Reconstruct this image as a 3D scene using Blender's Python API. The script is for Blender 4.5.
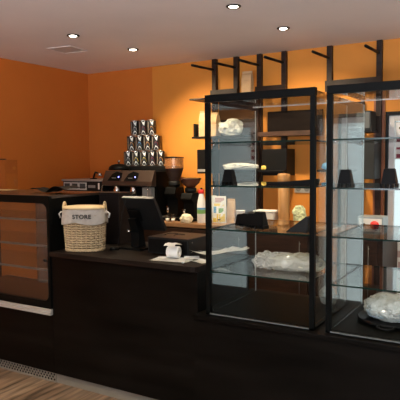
import bpy, bmesh, math, random
from mathutils import Vector, Matrix, noise
random.seed(7)
sc = bpy.context.scene
for o in list(bpy.data.objects): bpy.data.objects.remove(o)
COL = sc.collection
PI = math.pi

# ------------------------------------------------------------------ camera
cam_d = bpy.data.cameras.new('camera'); cam = bpy.data.objects.new('camera', cam_d); COL.objects.link(cam)
yaw, pitch, roll = math.radians(31), math.radians(4), math.radians(-0.5)
F = Vector((-math.sin(yaw)*math.cos(pitch), math.cos(yaw)*math.cos(pitch), -math.sin(pitch)))
R = Vector((math.cos(yaw), math.sin(yaw), 0)); U = R.cross(F)
R, U = R*math.cos(roll)+U*math.sin(roll), -R*math.sin(roll)+U*math.cos(roll)
M = Matrix((R, U, -F)).transposed().to_4x4(); M.translation = (0, 0, 1.6)
cam.matrix_world = M
cam_d.sensor_width = 36; cam_d.lens = 560/400*36; cam_d.clip_start = 0.05
sc.camera = cam

# ------------------------------------------------------------------ world, light, exposure
w = bpy.data.worlds.new('world'); sc.world = w; w.use_nodes = True
bg = w.node_tree.nodes['Background']; bg.inputs[0].default_value = (0.82, 0.96, 0.98, 1); bg.inputs[1].default_value = 1.15
sc.view_settings.view_transform = 'Standard'; sc.view_settings.look = 'None'
sc.view_settings.exposure = 0.0; sc.view_settings.gamma = 1; sc.view_settings.use_curve_mapping = False

def portal(name, loc, rot, sx, sy):
    l = bpy.data.lights.new(name, 'AREA'); l.shape = 'RECTANGLE'; l.size = sx; l.size_y = sy
    l.cycles.is_portal = True
    o = bpy.data.objects.new(name, l); COL.objects.link(o); o.location = loc; o.rotation_euler = rot
sky_l = bpy.data.lights.new('shopfront_daylight', 'AREA'); sky_l.shape = 'RECTANGLE'; sky_l.size = 4.4; sky_l.size_y = 1.5; sky_l.energy = 110; sky_l.color = (0.78, 0.90, 1.0)
sky_o = bpy.data.objects.new('shopfront_daylight', sky_l); COL.objects.link(sky_o); sky_o.location = (0.1, -2.25, 1.75); sky_o.rotation_euler = (PI/2, 0, 0)
fill_l = bpy.data.lights.new('sunlit_pavement_bounce', 'AREA'); fill_l.shape = 'RECTANGLE'; fill_l.size = 5.0; fill_l.size_y = 1.2; fill_l.energy = 1250; fill_l.color = (0.99, 0.92, 0.98)  # added fill lamp outside the window, throws light up onto the ceiling
fill_o = bpy.data.objects.new('sunlit_pavement_bounce', fill_l); COL.objects.link(fill_o); fill_o.location = (0.1, -3.3, 0.45); fill_o.rotation_euler = (math.radians(90+42), 0, 0)
portal('door_daylight', (-0.7, 5.36, 1.0), (PI/2, 0, 0), 0.86, 2.0)

WARM = (1.0, 0.80, 0.52)
LAMPS = [(-3.33, 3.52, 80), (-3.27, 4.25, 165), (-1.80, 3.46, 70), (-1.76, 4.24, 120)]
FILL_LAMPS = [(-3.2, 1.7, 170), (-1.6, 1.6, 170), (0.2, 1.6, 150), (-0.3, 3.46, 80), (-0.3, 4.25, 100)]  # unseen lamps, assumed beyond the view and added for brightness
AIMS = {(-3.27, 4.25): (0.62, 0.80, -1.75), (-1.76, 4.24): (-0.1, 0.75, -1.3)}
def lamp_light(x, y, e, z, aim=None):
    l = bpy.data.lights.new('downlight_beam', 'SPOT'); l.energy = e; l.color = WARM
    l.spot_size = math.radians(110); l.spot_blend = 1.0; l.shadow_soft_size = 0.03
    o = bpy.data.objects.new('downlight_beam', l); COL.objects.link(o); o.location = (x, y, z)
    if aim: o.rotation_euler = (Vector(aim)).to_track_quat('-Z', 'Y').to_euler()
    return o

# ------------------------------------------------------------------ materials
def mat(name, col, rough=0.5, metal=0.0, spec=0.5, noise_amt=0.0, noise_scale=(10,10,10), bump=0.0, emit=None, estr=0, coords='Object', trans=0.0):
    m = bpy.data.materials.new(name); m.use_nodes = True; nt = m.node_tree; b = nt.nodes['Principled BSDF']
    b.inputs['Base Color'].default_value = (*col, 1); b.inputs['Roughness'].default_value = rough
    b.inputs['Metallic'].default_value = metal; b.inputs['Specular IOR Level'].default_value = spec
    if trans: b.inputs['Transmission Weight'].default_value = trans
    if emit: b.inputs['Emission Color'].default_value = (*emit, 1); b.inputs['Emission Strength'].default_value = estr
    if noise_amt or bump:
        tc = nt.nodes.new('ShaderNodeTexCoord'); mp = nt.nodes.new('ShaderNodeMapping'); mp.inputs['Scale'].default_value = noise_scale
        n = nt.nodes.new('ShaderNodeTexNoise'); n.inputs['Detail'].default_value = 5; n.inputs['Scale'].default_value = 1
        nt.links.new(tc.outputs[coords], mp.inputs[0]); nt.links.new(mp.outputs[0], n.inputs[0])
        if noise_amt:
            r = nt.nodes.new('ShaderNodeValToRGB'); r.color_ramp.elements[0].position = 0.3; r.color_ramp.elements[1].position = 0.7
            r.color_ramp.elements[0].color = (*[max(0, c*(1-noise_amt)) for c in col], 1)
            r.color_ramp.elements[1].color = (*[min(1, c*(1+noise_amt)) for c in col], 1)
            nt.links.new(n.outputs[0], r.inputs[0]); nt.links.new(r.outputs[0], b.inputs['Base Color'])
        if bump:
            bp = nt.nodes.new('ShaderNodeBump'); bp.inputs['Strength'].default_value = bump; bp.inputs['Distance'].default_value = 0.01
            nt.links.new(n.outputs[0], bp.inputs['Height']); nt.links.new(bp.outputs[0], b.inputs['Normal'])
    return m
def glass_mat(name, tint=(0.93, 0.97, 0.95), film=0.0, filmcol=(0.8,0.8,0.8)):
    m = bpy.data.materials.new(name); m.use_nodes = True; nt = m.node_tree; nt.nodes.clear()
    out = nt.nodes.new('ShaderNodeOutputMaterial'); tr = nt.nodes.new('ShaderNodeBsdfTransparent'); tr.inputs[0].default_value = (*tint, 1)
    gl = nt.nodes.new('ShaderNodeBsdfGlossy'); gl.inputs['Roughness'].default_value = 0.0
    geo = nt.nodes.new('ShaderNodeNewGeometry'); ma = nt.nodes.new('ShaderNodeMath'); ma.operation = 'MULTIPLY_ADD'
    ma.inputs[1].default_value = -0.8333; ma.inputs[2].default_value = 1.5
    fr = nt.nodes.new('ShaderNodeFresnel'); mx = nt.nodes.new('ShaderNodeMixShader')
    L = nt.links.new
    L(geo.outputs['Backfacing'], ma.inputs[0]); L(ma.outputs[0], fr.inputs['IOR'])
    L(fr.outputs[0], mx.inputs[0]); L(tr.outputs[0], mx.inputs[1]); L(gl.outputs[0], mx.inputs[2])
    if film:
        df = nt.nodes.new('ShaderNodeBsdfDiffuse'); df.inputs[0].default_value = (*filmcol, 1)
        m2 = nt.nodes.new('ShaderNodeMixShader'); m2.inputs[0].default_value = film
        L(mx.outputs[0], m2.inputs[1]); L(df.outputs[0], m2.inputs[2]); L(m2.outputs[0], out.inputs[0])
    else: L(mx.outputs[0], out.inputs[0])
    return m
def plastic_film(name, col, alpha, rough=0.15):
    m = bpy.data.materials.new(name); m.use_nodes = True; nt = m.node_tree; nt.nodes.clear()
    out = nt.nodes.new('ShaderNodeOutputMaterial'); tr = nt.nodes.new('ShaderNodeBsdfTransparent')
    b = nt.nodes.new('ShaderNodeBsdfPrincipled'); b.inputs['Base Color'].default_value = (*col, 1); b.inputs['Roughness'].default_value = rough
    b.inputs['Specular IOR Level'].default_value = 0.9
    mx = nt.nodes.new('ShaderNodeMixShader'); mx.inputs[0].default_value = alpha
    nt.links.new(tr.outputs[0], mx.inputs[1]); nt.links.new(b.outputs[0], mx.inputs[2]); nt.links.new(mx.outputs[0], out.inputs[0])
    return m

MT = {}
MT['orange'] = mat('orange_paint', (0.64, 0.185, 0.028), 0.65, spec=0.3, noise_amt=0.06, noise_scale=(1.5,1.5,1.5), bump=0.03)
MT['mustard'] = mat('mustard_paint', (0.72, 0.275, 0.044), 0.65, spec=0.3, noise_amt=0.06, noise_scale=(1.5,1.5,1.5), bump=0.03)  # same orange wall, yellowed in colour to stand for its lamp-lit part
MT['ceiling'] = mat('ceiling_paint', (0.84, 0.80, 0.79), 0.7, noise_amt=0.03, noise_scale=(2,2,2))
MT['grey_wall'] = mat('grey_paint', (0.16, 0.15, 0.15), 0.8)
MT['dark_ply'] = mat('black_stained_wood', (0.0034, 0.0027, 0.0023), 0.42, spec=0.09, noise_amt=0.7, noise_scale=(1.2, 6, 9))
MT['worktop'] = mat('dark_brown_worktop', (0.010, 0.0065, 0.005), 0.5, spec=0.15, noise_amt=0.35, noise_scale=(3, 14, 14))
MT['black'] = mat('black_paint', (0.005, 0.005, 0.005), 0.45, spec=0.25)
MT['black_steel'] = mat('black_steel', (0.0022, 0.0026, 0.0025), 0.5, spec=0.08)
MT['black_plastic'] = mat('black_plastic', (0.0028, 0.0028, 0.0028), 0.5, spec=0.12)
MT['char'] = mat('charcoal_plastic', (0.010, 0.010, 0.010), 0.5, spec=0.25, noise_amt=0.2, noise_scale=(20,20,20))
MT['brown_wood'] = mat('brown_stained_wood', (0.045, 0.019, 0.009), 0.5, noise_amt=0.45, noise_scale=(8, 8, 30))
MT['dark_wood'] = mat('dark_walnut_wood', (0.026, 0.012, 0.007), 0.5, spec=0.3, noise_amt=0.45, noise_scale=(5, 20, 30))
MT['panel_dark'] = mat('near_black_wood', (0.008, 0.005, 0.004), 0.6, spec=0.08, noise_amt=0.3, noise_scale=(5,20,30))
MT['dark_grey'] = mat('dark_grey_metal', (0.03, 0.032, 0.032), 0.5, spec=0.2)
MT['steel'] = mat('brushed_steel', (0.46, 0.46, 0.45), 0.4, metal=0.35, noise_amt=0.1, noise_scale=(2, 2, 120))
MT['chrome'] = mat('chrome', (0.75, 0.75, 0.75), 0.12, metal=1.0)
MT['glass'] = glass_mat('clear_glass', (0.955, 0.975, 0.965))
MT['case_glass'] = glass_mat('case_glass', (0.93, 0.95, 0.94), 0.008)
MT['door_glass'] = glass_mat('door_glass', (0.97, 0.985, 0.98))
MT['glass_edge'] = mat('green_glass_edge', (0.006, 0.022, 0.018), 0.15)
MT['frost'] = glass_mat('greyed_rear_glass', (0.8, 0.82, 0.8), 0.34, (0.35, 0.37, 0.36))
MT['pane_edge'] = mat('ground_glass_edge', (0.50, 0.58, 0.56), 0.5)  # brightness of the polished edge put into a pale colour
MT['shelf_rail'] = mat('dull_shelf_rail', (0.06, 0.065, 0.065), 0.4)
MT['track'] = mat('dull_metal_track', (0.09, 0.10, 0.10), 0.45)
MT['clear_acrylic'] = glass_mat('clear_acrylic', (0.98, 0.97, 0.95), 0.0)
MT['white'] = mat('white_paint', (0.72, 0.72, 0.72), 0.45)
MT['paper'] = mat('white_paper', (0.80, 0.80, 0.78), 0.7, noise_amt=0.03, noise_scale=(30,30,30))
MT['craft'] = mat('craft_paper', (0.56, 0.36, 0.19), 0.75, noise_amt=0.1, noise_scale=(20,20,20), bump=0.2)
MT['bag_white'] = plastic_film('white_plastic_bag', (0.60, 0.61, 0.57), 0.88, 0.3)
MT['bag_clear'] = plastic_film('clear_plastic_film', (0.75, 0.76, 0.70), 0.42, 0.08)
MT['bag_inner'] = mat('pale_wrapped_goods', (0.44, 0.43, 0.34), 0.6, noise_amt=0.25, noise_scale=(18,18,18), bump=0.3)
MT['wicker'] = mat('pale_wicker', (0.46, 0.34, 0.20), 0.6, noise_amt=0.25, noise_scale=(60,60,60))
MT['wicker_dark'] = mat('brown_inner_lining', (0.16, 0.10, 0.05), 0.8)  # dark body behind the strands; colour stands for shade in the gaps
MT['linen'] = mat('grey_linen', (0.74, 0.69, 0.64), 0.85, noise_amt=0.08, noise_scale=(40,40,40))
MT['pale_wood'] = mat('pale_wood', (0.72, 0.55, 0.30), 0.5, noise_amt=0.1, noise_scale=(8,30,30))
MT['tube_wood'] = mat('golden_bamboo', (0.42, 0.22, 0.08), 0.45, noise_amt=0.25, noise_scale=(30,30,4))
MT['ink'] = mat('black_ink', (0.012, 0.012, 0.012), 0.6)
MT['red'] = mat('red_plastic', (0.62, 0.02, 0.02), 0.35)
MT['maroon'] = mat('maroon_print', (0.25, 0.02, 0.05), 0.5)
MT['green'] = mat('green_label', (0.18, 0.38, 0.10), 0.5)
MT['yellow'] = mat('yellow_print', (0.80, 0.60, 0.12), 0.5)
MT['blue'] = mat('blue_print', (0.10, 0.32, 0.60), 0.5)
MT['cream'] = mat('cream_cloth', (0.72, 0.64, 0.46), 0.85, noise_amt=0.1, noise_scale=(30,30,30), bump=0.3)
MT['milk'] = mat('white_plastic', (0.82, 0.82, 0.80), 0.4)
MT['tub'] = mat('translucent_white_plastic', (0.70, 0.70, 0.64), 0.35)
MT['hopper'] = plastic_film('amber_tinted_plastic', (0.50, 0.22, 0.09), 0.55, 0.1)
MT['beans'] = mat('roasted_coffee_beans', (0.035, 0.014, 0.008), 0.5, noise_amt=0.6, noise_scale=(90,90,90), bump=0.8)
MT['blue_light'] = mat('blue_display', (0.02, 0.02, 0.1), 0.3, emit=(0.25, 0.25, 1.0), estr=5)
MT['lamp'] = mat('lamp_lens', (1, 1, 1), 0.3, emit=(1.0, 0.93, 0.78), estr=22)
MT['lamp_ring'] = mat('dark_lamp_ring', (0.05, 0.045, 0.04), 0.35, metal=0.6)
MT['grey_panel'] = mat('silver_grey_panel', (0.30, 0.33, 0.34), 0.35, metal=0.3)
MT['socket'] = mat('grey_socket', (0.42, 0.40, 0.36), 0.5)
MT['pale_green'] = mat('pale_green_packet', (0.55, 0.62, 0.38), 0.6, noise_amt=0.25, noise_scale=(25,25,25), bump=0.4)
MT['can'] = mat('dark_can_label', (0.018, 0.016, 0.014), 0.3, metal=0.2)
MT['tin'] = mat('tin_metal', (0.6, 0.58, 0.54), 0.25, metal=1.0)
MT['counter_oak'] = mat('brown_laminate', (0.26, 0.135, 0.062), 0.4, noise_amt=0.2, noise_scale=(4,30,30))
MT['kick'] = mat('taupe_kick_plate', (0.20, 0.185, 0.155), 0.45, metal=0.2)
MT['pan'] = mat('black_cast_pan', (0.004, 0.004, 0.004), 0.5, spec=0.12)

# wood-look floor tiles laid on the skew
def floor_mat():
    m = bpy.data.materials.new('wood_look_floor'); m.use_nodes = True; nt = m.node_tree; b = nt.nodes['Principled BSDF']; L = nt.links.new
    tc = nt.nodes.new('ShaderNodeTexCoord'); mp = nt.nodes.new('ShaderNodeMapping'); mp.inputs['Rotation'].default_value = (0, 0, math.radians(90))
    br = nt.nodes.new('ShaderNodeTexBrick'); br.inputs['Scale'].default_value = 1; br.inputs['Brick Width'].default_value = 1.2; br.inputs['Row Height'].default_value = 0.2
    br.inputs['Mortar Size'].default_value = 0.003; br.inputs['Color1'].default_value = (0.20, 0.14, 0.095, 1); br.inputs['Color2'].default_value = (0.14, 0.092, 0.06, 1); br.inputs['Mortar'].default_value = (0.02, 0.016, 0.012, 1)
    mp2 = nt.nodes.new('ShaderNodeMapping'); mp2.inputs['Scale'].default_value = (26, 2.5, 1)
    n = nt.nodes.new('ShaderNodeTexNoise'); n.inputs['Scale'].default_value = 1; n.inputs['Detail'].default_value = 6
    r = nt.nodes.new('ShaderNodeValToRGB'); r.color_ramp.elements[0].color = (0.35, 0.35, 0.35, 1); r.color_ramp.elements[1].color = (1.6, 1.6, 1.6, 1)
    r.color_ramp.elements[0].position = 0.35; r.color_ramp.elements[1].position = 0.7
    mx = nt.nodes.new('ShaderNodeMix'); mx.data_type = 'RGBA'; mx.blend_type = 'MULTIPLY'; mx.inputs[0].default_value = 1
    L(tc.outputs['Object'], mp.inputs[0]); L(mp.outputs[0], br.inputs[0]); L(tc.outputs['Object'], mp2.inputs[0]); L(mp2.outputs[0], n.inputs[0]); L(n.outputs[0], r.inputs[0])
    L(br.outputs['Color'], mx.inputs[6]); L(r.outputs[0], mx.inputs[7]); L(mx.outputs[2], b.inputs['Base Color']); b.inputs['Roughness'].default_value = 0.4
    return m
MT['floor'] = floor_mat()

# ------------------------------------------------------------------ mesh builder
class MB:
    def __init__(s): s.bm = bmesh.new(); s.mats = []
    def mi(s, m):
        if m is None: return 0
        if m not in s.mats: s.mats.append(m)
        return s.mats.index(m)
    def _setm(s, faces, m):
        i = s.mi(m)
        for f in faces: f.material_index = i
    def box(s, x0, x1, y0, y1, z0, z1, bev=0, m=None, rot=None, piv=None):
        vs = [s.bm.verts.new((x, y, z)) for x in (x0, x1) for y in (y0, y1) for z in (z0, z1)]
        q = [(0,1,3,2),(4,6,7,5),(0,4,5,1),(2,3,7,6),(0,2,6,4),(1,5,7,3)]
        fs = [s.bm.faces.new([vs[i] for i in f]) for f in q]
        if m is not None: s._setm(fs, m)
        if bev:
            es = list({e for f in fs for e in f.edges})
            r = bmesh.ops.bevel(s.bm, geom=es, offset=bev, segments=2, affect='EDGES', profile=0.7)
            if m is not None: s._setm(r['faces'], m)
            vs = list({v for f in r['faces'] for v in f.verts} | {v for v in vs if v.is_valid})
        if rot is not None:
            p = Vector(piv) if piv is not None else Vector(((x0+x1)/2, (y0+y1)/2, (z0+z1)/2))
            for v in vs: v.co = rot @ (v.co - p) + p
        return s
    def lathe(s, prof, c=(0,0,0), seg=24, sx=1, sy=1, m=None, rot=None, cap=True, expo=2.0):
        c = Vector(c); rings = []
        for r, z in prof:
            ring = []
            for k in range(seg):
                a = 2*PI*k/seg; ca, sa = math.cos(a), math.sin(a)
                if expo != 2.0:
                    q = (abs(ca)**expo + abs(sa)**expo)**(-1/expo); ca *= q; sa *= q
                p = Vector((r*ca*sx, r*sa*sy, z))
                if rot is not None: p = rot @ p
                ring.append(s.bm.verts.new(p + c))
            rings.append(ring)
        fs = []
        for a, b in zip(rings, rings[1:]):
            for k in range(seg): fs.append(s.bm.faces.new((a[k], a[(k+1)%seg], b[(k+1)%seg], b[k])))
        if cap:
            if prof[0][0] > 1e-6: fs.append(s.bm.faces.new(list(reversed(rings[0]))))
            if prof[-1][0] > 1e-6: fs.append(s.bm.faces.new(rings[-1]))
        for f in fs: f.smooth = True
        if m is not None: s._setm(fs, m)
        return s
    def tube(s, pts, r, seg=8, m=None, closed=False):
        pts = [Vector(p) for p in pts]; n = len(pts); rings = []
        up = Vector((0.13, 0.21, 1)).normalized()
        for i, p in enumerate(pts):
            if closed: d = pts[(i+1)%n] - pts[i-1]
            else: d = pts[min(i+1, n-1)] - pts[max(i-1, 0)]
            d.normalize(); a = d.cross(up); a.normalize(); b = d.cross(a)
            rr = r[i] if isinstance(r, (list, tuple)) else r
            rings.append([s.bm.verts.new(p + a*math.cos(2*PI*k/seg)*rr + b*math.sin(2*PI*k/seg)*rr) for k in range(seg)])
        fs = []
        pairs = list(zip(rings, rings[1:])) + ([(rings[-1], rings[0])] if closed else [])
        for a, b in pairs:
            for k in range(seg): fs.append(s.bm.faces.new((a[k], b[k], b[(k+1)%seg], a[(k+1)%seg])))
        if not closed: fs.append(s.bm.faces.new(rings[0])); fs.append(s.bm.faces.new(list(reversed(rings[-1]))))
        for f in fs: f.smooth = True
        if m is not None: s._setm(fs, m)
        return s
    def prism(s, poly, axis, a0, a1, m=None, bev=0):
        # poly in the two other axes (order x,y,z without axis)
        def P(u, v, w):
            return {'x': (w, u, v), 'y': (u, w, v), 'z': (u, v, w)}[axis]
        A = [s.bm.verts.new(P(u, v, a0)) for u, v in poly]; B = [s.bm.verts.new(P(u, v, a1)) for u, v in poly]
        fs = [s.bm.faces.new(A), s.bm.faces.new(list(reversed(B)))]
        n = len(poly)
        for k in range(n): fs.append(s.bm.faces.new((A[k], B[k], B[(k+1)%n], A[(k+1)%n])))
        if m is not None: s._setm(fs, m)
        if bev: 
            r = bmesh.ops.bevel(s.bm, geom=list({e for f in fs for e in f.edges}), offset=bev, segments=2, affect='EDGES', profile=0.7)
            if m is not None: s._setm(r['faces'], m)
        return s
    def obj(s, name, m, parent=None):
        bmesh.ops.recalc_face_normals(s.bm, faces=s.bm.faces)
        me = bpy.data.meshes.new(name)
        s.bm.to_mesh(me); s.bm.free()
        if s.mats:
            for x in s.mats: me.materials.append(x)
        else: me.materials.append(m)
        o = bpy.data.objects.new(name, me); COL.objects.link(o)
        if parent: o.parent = parent
        return o

def thing(name, label, cat, loc=(0,0,0), rz=0, group=None):
    o = bpy.data.objects.new(name, None); COL.objects.link(o); o.empty_display_size = 0.05
    o.location = loc; o.rotation_euler = (0, 0, rz); o['label'] = label; o['category'] = cat
    if group: o['group'] = group
    return o
def tag(o, label, cat, group=None, loc=None, rz=None):
    o['label'] = label; o['category'] = cat
    if group: o['group'] = group
    if loc: o.location = loc
    if rz is not None: o.rotation_euler = (0, 0, rz)
    return o
def struct(mb, name, m, parent=None):
    o = mb.obj(name, m, parent)
    if not parent: o['kind'] = 'structure'
    return o
def dup(root, loc, rz=0, label=None, s=1):
    def rec(o, par):
        c = o.copy(); COL.objects.link(c); c.parent = par
        for ch in list(o.children): rec(ch, c)
        return c
    r = rec(root, None); r.location = loc; r.rotation_euler = (0, 0, rz)
    if s != 1: r.scale = (s, s, s)
    if label: r['label'] = label
    return r
def text_mesh(txt, size, m, parent, fn, name='lettering', ext=0.0006):
    cu = bpy.data.curves.new('t', 'FONT'); cu.body = txt; cu.size = size; cu.align_x = 'CENTER'; cu.extrude = ext; cu.space_character = 1.12; cu.offset = size*0.03
    t = bpy.data.objects.new('t', cu); COL.objects.link(t)
    dg = bpy.context.evaluated_depsgraph_get(); dg.update()
    me = bpy.data.meshes.new_from_object(t.evaluated_get(dg)); bpy.data.objects.remove(t)
    for v in me.vertices: v.co = fn(v.co)
    me.materials.clear(); me.materials.append(m)
    o = bpy.data.objects.new(name, me); COL.objects.link(o); o.parent = parent
    return o
def crumple(o, amp, sc_=12, seed=0):
    for v in o.data.vertices:
        n = noise.noise_vector(v.co*sc_ + Vector((seed, seed*2, 0)))
        v.co += n*amp
    return o
def blob(name, m, rx, ry, rz, parent=None, amp=0.01, sc_=14, seed=1, flat=True, sub=4, expo=2.6, ridg=0):
    bm = bmesh.new(); bmesh.ops.create_icosphere(bm, subdivisions=sub, radius=1)
    for v in bm.verts:
        c = v.co.copy(); q = (abs(c.x)**expo+abs(c.y)**expo+abs(c.z)**expo)**(-1/expo); c *= q
        n = noise.noise(c*2.0+Vector((seed, 0, 0)))
        p = Vector((c.x*rx, c.y*ry, c.z*rz)) * (1+0.12*n)
        nn = noise.noise_vector(p*sc_ + Vector((0, seed, 0)))
        p += nn*amp
        if ridg:
            t = noise.noise(p*sc_*2.2+Vector((seed, 5, 0))); p += c.normalized()*ridg*(1-abs(t)*4)
        if flat: p.z = max(p.z, -rz*0.85)
        v.co = p + Vector((0, 0, rz*0.85))
    for f in bm.faces: f.smooth = False
    me = bpy.data.meshes.new(name); bm.to_mesh(me); bm.free(); me.materials.append(m)
    o = bpy.data.objects.new(name, me); COL.objects.link(o); o.parent = parent
    return o

# ------------------------------------------------------------------ room shell
XL, XR, YB, YF, ZC = -4.65, 2.6, 5.15, -1.9, 2.65
struct(MB().box(XL-0.15, XR+0.15, YF-0.15, YB+0.2, -0.1, 0), 'floor', MT['floor'])
# ceiling with four lamp holes left as recessed cans (the lamps sit just below the plane)
struct(MB().box(XL-0.15, XR+0.15, YF-0.15, YB+0.2, ZC, ZC+0.1), 'ceiling', MT['ceiling'])
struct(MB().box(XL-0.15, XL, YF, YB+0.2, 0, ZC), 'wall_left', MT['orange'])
struct(MB().box(XR, XR+0.15, YF, YB+0.2, 0, ZC), 'wall_right', MT['grey_wall'])
DX0, DX1, DZ = -1.165, -0.235, 2.02
struct(MB().box(XL, -3.70, YB, YB+0.2, 0, ZC, m=MT['orange']).box(-3.70, DX0, YB, YB+0.2, 0, ZC, m=MT['mustard']).box(DX1, XR, YB, YB+0.2, 0, ZC, m=MT['mustard']).box(DX0, DX1, YB, YB+0.2, DZ, ZC, m=MT['mustard']), 'wall_back', MT['orange'])  # yellower stretch: lamplight on the wall put into its paint
WX0, WX1, WZ0, WZ1 = -2.0, 2.2, 0.90, 2.4  # unseen sill, raised to shade the counter front from the low fill lamp
struct(MB().box(XL, WX0, YF-0.15, YF, 0, ZC).box(WX1, XR, YF-0.15, YF, 0, ZC).box(WX0, WX1, YF-0.15, YF, WZ1, ZC).box(WX0, WX1, YF-0.15, YF, 0, WZ0), 'wall_front', MT['grey_wall'])
wf = MB()
for a in (WX0, (WX0+WX1)/2-0.03, WX1-0.06): wf.box(a, a+0.06, YF-0.11, YF-0.05, WZ0, WZ1)
wf.box(WX0, WX1, YF-0.11, YF-0.05, WZ0, WZ0+0.06).box(WX0, WX1, YF-0.11, YF-0.05, WZ1-0.06, WZ1)
win = struct(wf, 'window_1', MT['char'])
MB().box(WX0+0.06, WX1-0.06, YF-0.085, YF-0.078, WZ0+0.06, WZ1-0.06).obj('pane', MT['door_glass'], win)

# glazed back door
door = bpy.data.objects.new('door_1', None); COL.objects.link(door); door['kind'] = 'structure'; door.location = (DX0, YB, 0)
W_ = DX1-DX0
MB().box(0, 0.022, 0.0, 0.16, 0, DZ).box(W_-0.022, W_, 0.0, 0.16, 0, DZ).box(0.022, W_-0.022, 0.0, 0.16, DZ-0.03, DZ).obj('door_frame', MT['black'], door)
d = MB(); x0, x1, z0, z1 = 0.026, W_-0.026, 0.01, DZ-0.034
d.box(x0, x0+0.05, 0.02, 0.065, z0, z1, 0.004).box(x1-0.05, x1, 0.02, 0.065, z0, z1, 0.004).box(x0+0.05, x1-0.05, 0.02, 0.065, z1-0.05, z1, 0.004).box(x0+0.05, x1-0.05, 0.02, 0.065, z0, z0+0.1, 0.004)
d.obj('door_leaf', MT['white'], door)
MB().box(x0+0.05, x1-0.05, 0.038, 0.046, z0+0.1, z1-0.05).obj('door_pane', MT['door_glass'], door)
MB().tube([(x1-0.03, 0.02, 1.0), (x1-0.03, -0.03, 1.0), (x1-0.14, -0.03, 1.0)], 0.009).obj('door_handle', MT['steel'], door)
# notices on the glass
nt_ = MB(); X = x0+0.055
nt_.box(X, X+0.30, 0.034, 0.0365, 1.60, 1.93, m=MT['paper'])
n1 = nt_.obj('notice', MT['paper'], door); n1['label'] = 'white notice with maroon bands on the door glass'
p = MB(); p.box(X+0.03, X+0.27, 0.033, 0.034, 1.865, 1.882, m=MT['ink'])
for k in range(4): p.box(X+0.075+0.0*k, X+0.225, 0.033, 0.034, 1.80-0.02*k, 1.808-0.02*k, m=MT['socket'])
p.box(X+0.01, X+0.29, 0.033, 0.034, 1.685, 1.705, m=MT['maroon']).box(X+0.01, X+0.29, 0.033, 0.034, 1.610, 1.645, m=MT['maroon'])
p.obj('print', MT['ink'], n1)
n2 = MB().box(X, X+0.30, 0.034, 0.0365, 0.35, 0.93).obj('notice', MT['paper'], door); n2['label'] = 'lower white notice with pinkish squares on the door glass'
MT['pinkish'] = mat('pinkish_print', (0.52, 0.36, 0.38), 0.6)
p = MB().box(X+0.03, X+0.13, 0.033, 0.034, 0.72, 0.78).box(X+0.16, X+0.26, 0.033, 0.034, 0.72, 0.78).box(X+0.04, X+0.12, 0.033, 0.034, 0.60, 0.68).box(X+0.03, X+0.27, 0.033, 0.034, 0.52, 0.535)
p.obj('print', MT['pinkish'], n2)

struct(MB().box(-1.262, -1.167, YB-0.02, YB-0.0005, 0, 2.12, 0.002), 'trim_1', mat('red_brown_casing', (0.26, 0.085, 0.035), 0.5, noise_amt=0.2, noise_scale=(20,20,2)))

# ------------------------------------------------------------------ ceiling lights, hatch
LBL = ['recessed ceiling spotlight furthest left, above the display case side', 'recessed ceiling spotlight between the can tower and the ceiling, over the coffee machine',
       'recessed ceiling spotlight highest in the picture, nearest the camera', 'recessed ceiling spotlight furthest right, above the wooden hanging racks']
LBL += ['recessed ceiling spotlight out in the hall, beyond the edge of the view']*len(FILL_LAMPS)
for (x, y, e), lb in zip(LAMPS+FILL_LAMPS, LBL):
    t = thing('ceiling_spotlight', lb, 'ceiling light', (x, y, ZC), group='recessed ceiling spotlights')
    MB().lathe([(0.030, -0.001), (0.052, -0.001), (0.052, -0.007), (0.046, -0.011), (0.034, -0.009), (0.030, -0.001)], seg=28, cap=False).obj('rim', MT['lamp_ring'], t)
    MB().lathe([(0.0, -0.014), (0.018, -0.013), (0.030, -0.008), (0.031, -0.002)], seg=24, cap=False).obj('lens', MT['lamp'], t)
    l = lamp_light(0, 0, e, -0.03, AIMS.get((x, y))); l.parent = t
t = thing('ceiling_hatch', 'flat square ventilation panel let into the ceiling near the left lamp', 'ceiling panel', (-3.79, 3.93, ZC), math.radians(8)); t.scale = (0.8, 0.8, 1)
mb = MB(); 
for a in (-0.17, 0.155): mb.box(a, a+0.015, -0.17, 0.17, -0.006, -0.0005)
for a in (-0.17, 0.155): mb.box(-0.155, 0.155, a, a+0.015, -0.006, -0.0005)
mb.obj('frame', MT['ceiling'], t)
MB().box(-0.155, 0.155, -0.155, 0.155, -0.003, -0.0005).obj('panel', mat('grey_vent', (0.58, 0.54, 0.52), 0.6), t)

# ------------------------------------------------------------------ front counters
YC = 2.836; ZT = 0.964
t = thing('service_counter', 'black wood service counter with the wicker basket and paper roll on it', 'counter', (-2.92, YC, 0))
MB().box(-0.033, 1.185, 0.012, 0.72, 0.075, ZT-0.035).obj('body', MT['dark_ply'], t)
MB().box(-0.033, 1.185, 0.03, 0.70, 0.0, 0.074).obj('kick_plate', MT['kick'], t)
wt = MB().prism([(-0.033, -0.01), (1.15, -0.01), (1.178, -0.003), (1.19, 0.02), (1.19, 0.72), (-0.033, 0.72)], 'z', ZT-0.034, ZT, bev=0.004)
wt.obj('worktop', MT['worktop'], t)
# low base under the glass cabinets
t = thing('cabinet_plinth', 'long low black wooden plinth under the two glass cabinets', 'plinth', (-1.732, 2.79, 0))
MB().box(0, 2.1, 0.012, 0.80, 0.075, 0.66).obj('body', MT['dark_ply'], t)
MB().box(0.0, 2.1, 0.03, 0.78, 0.0, 0.074).obj('kick_plate', MT['kick'], t)
MB().box(0.0, 2.1, 0.0, 0.80, 0.661, 0.684, 0.003).obj('top_board', MT['dark_ply'], t)

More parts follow.
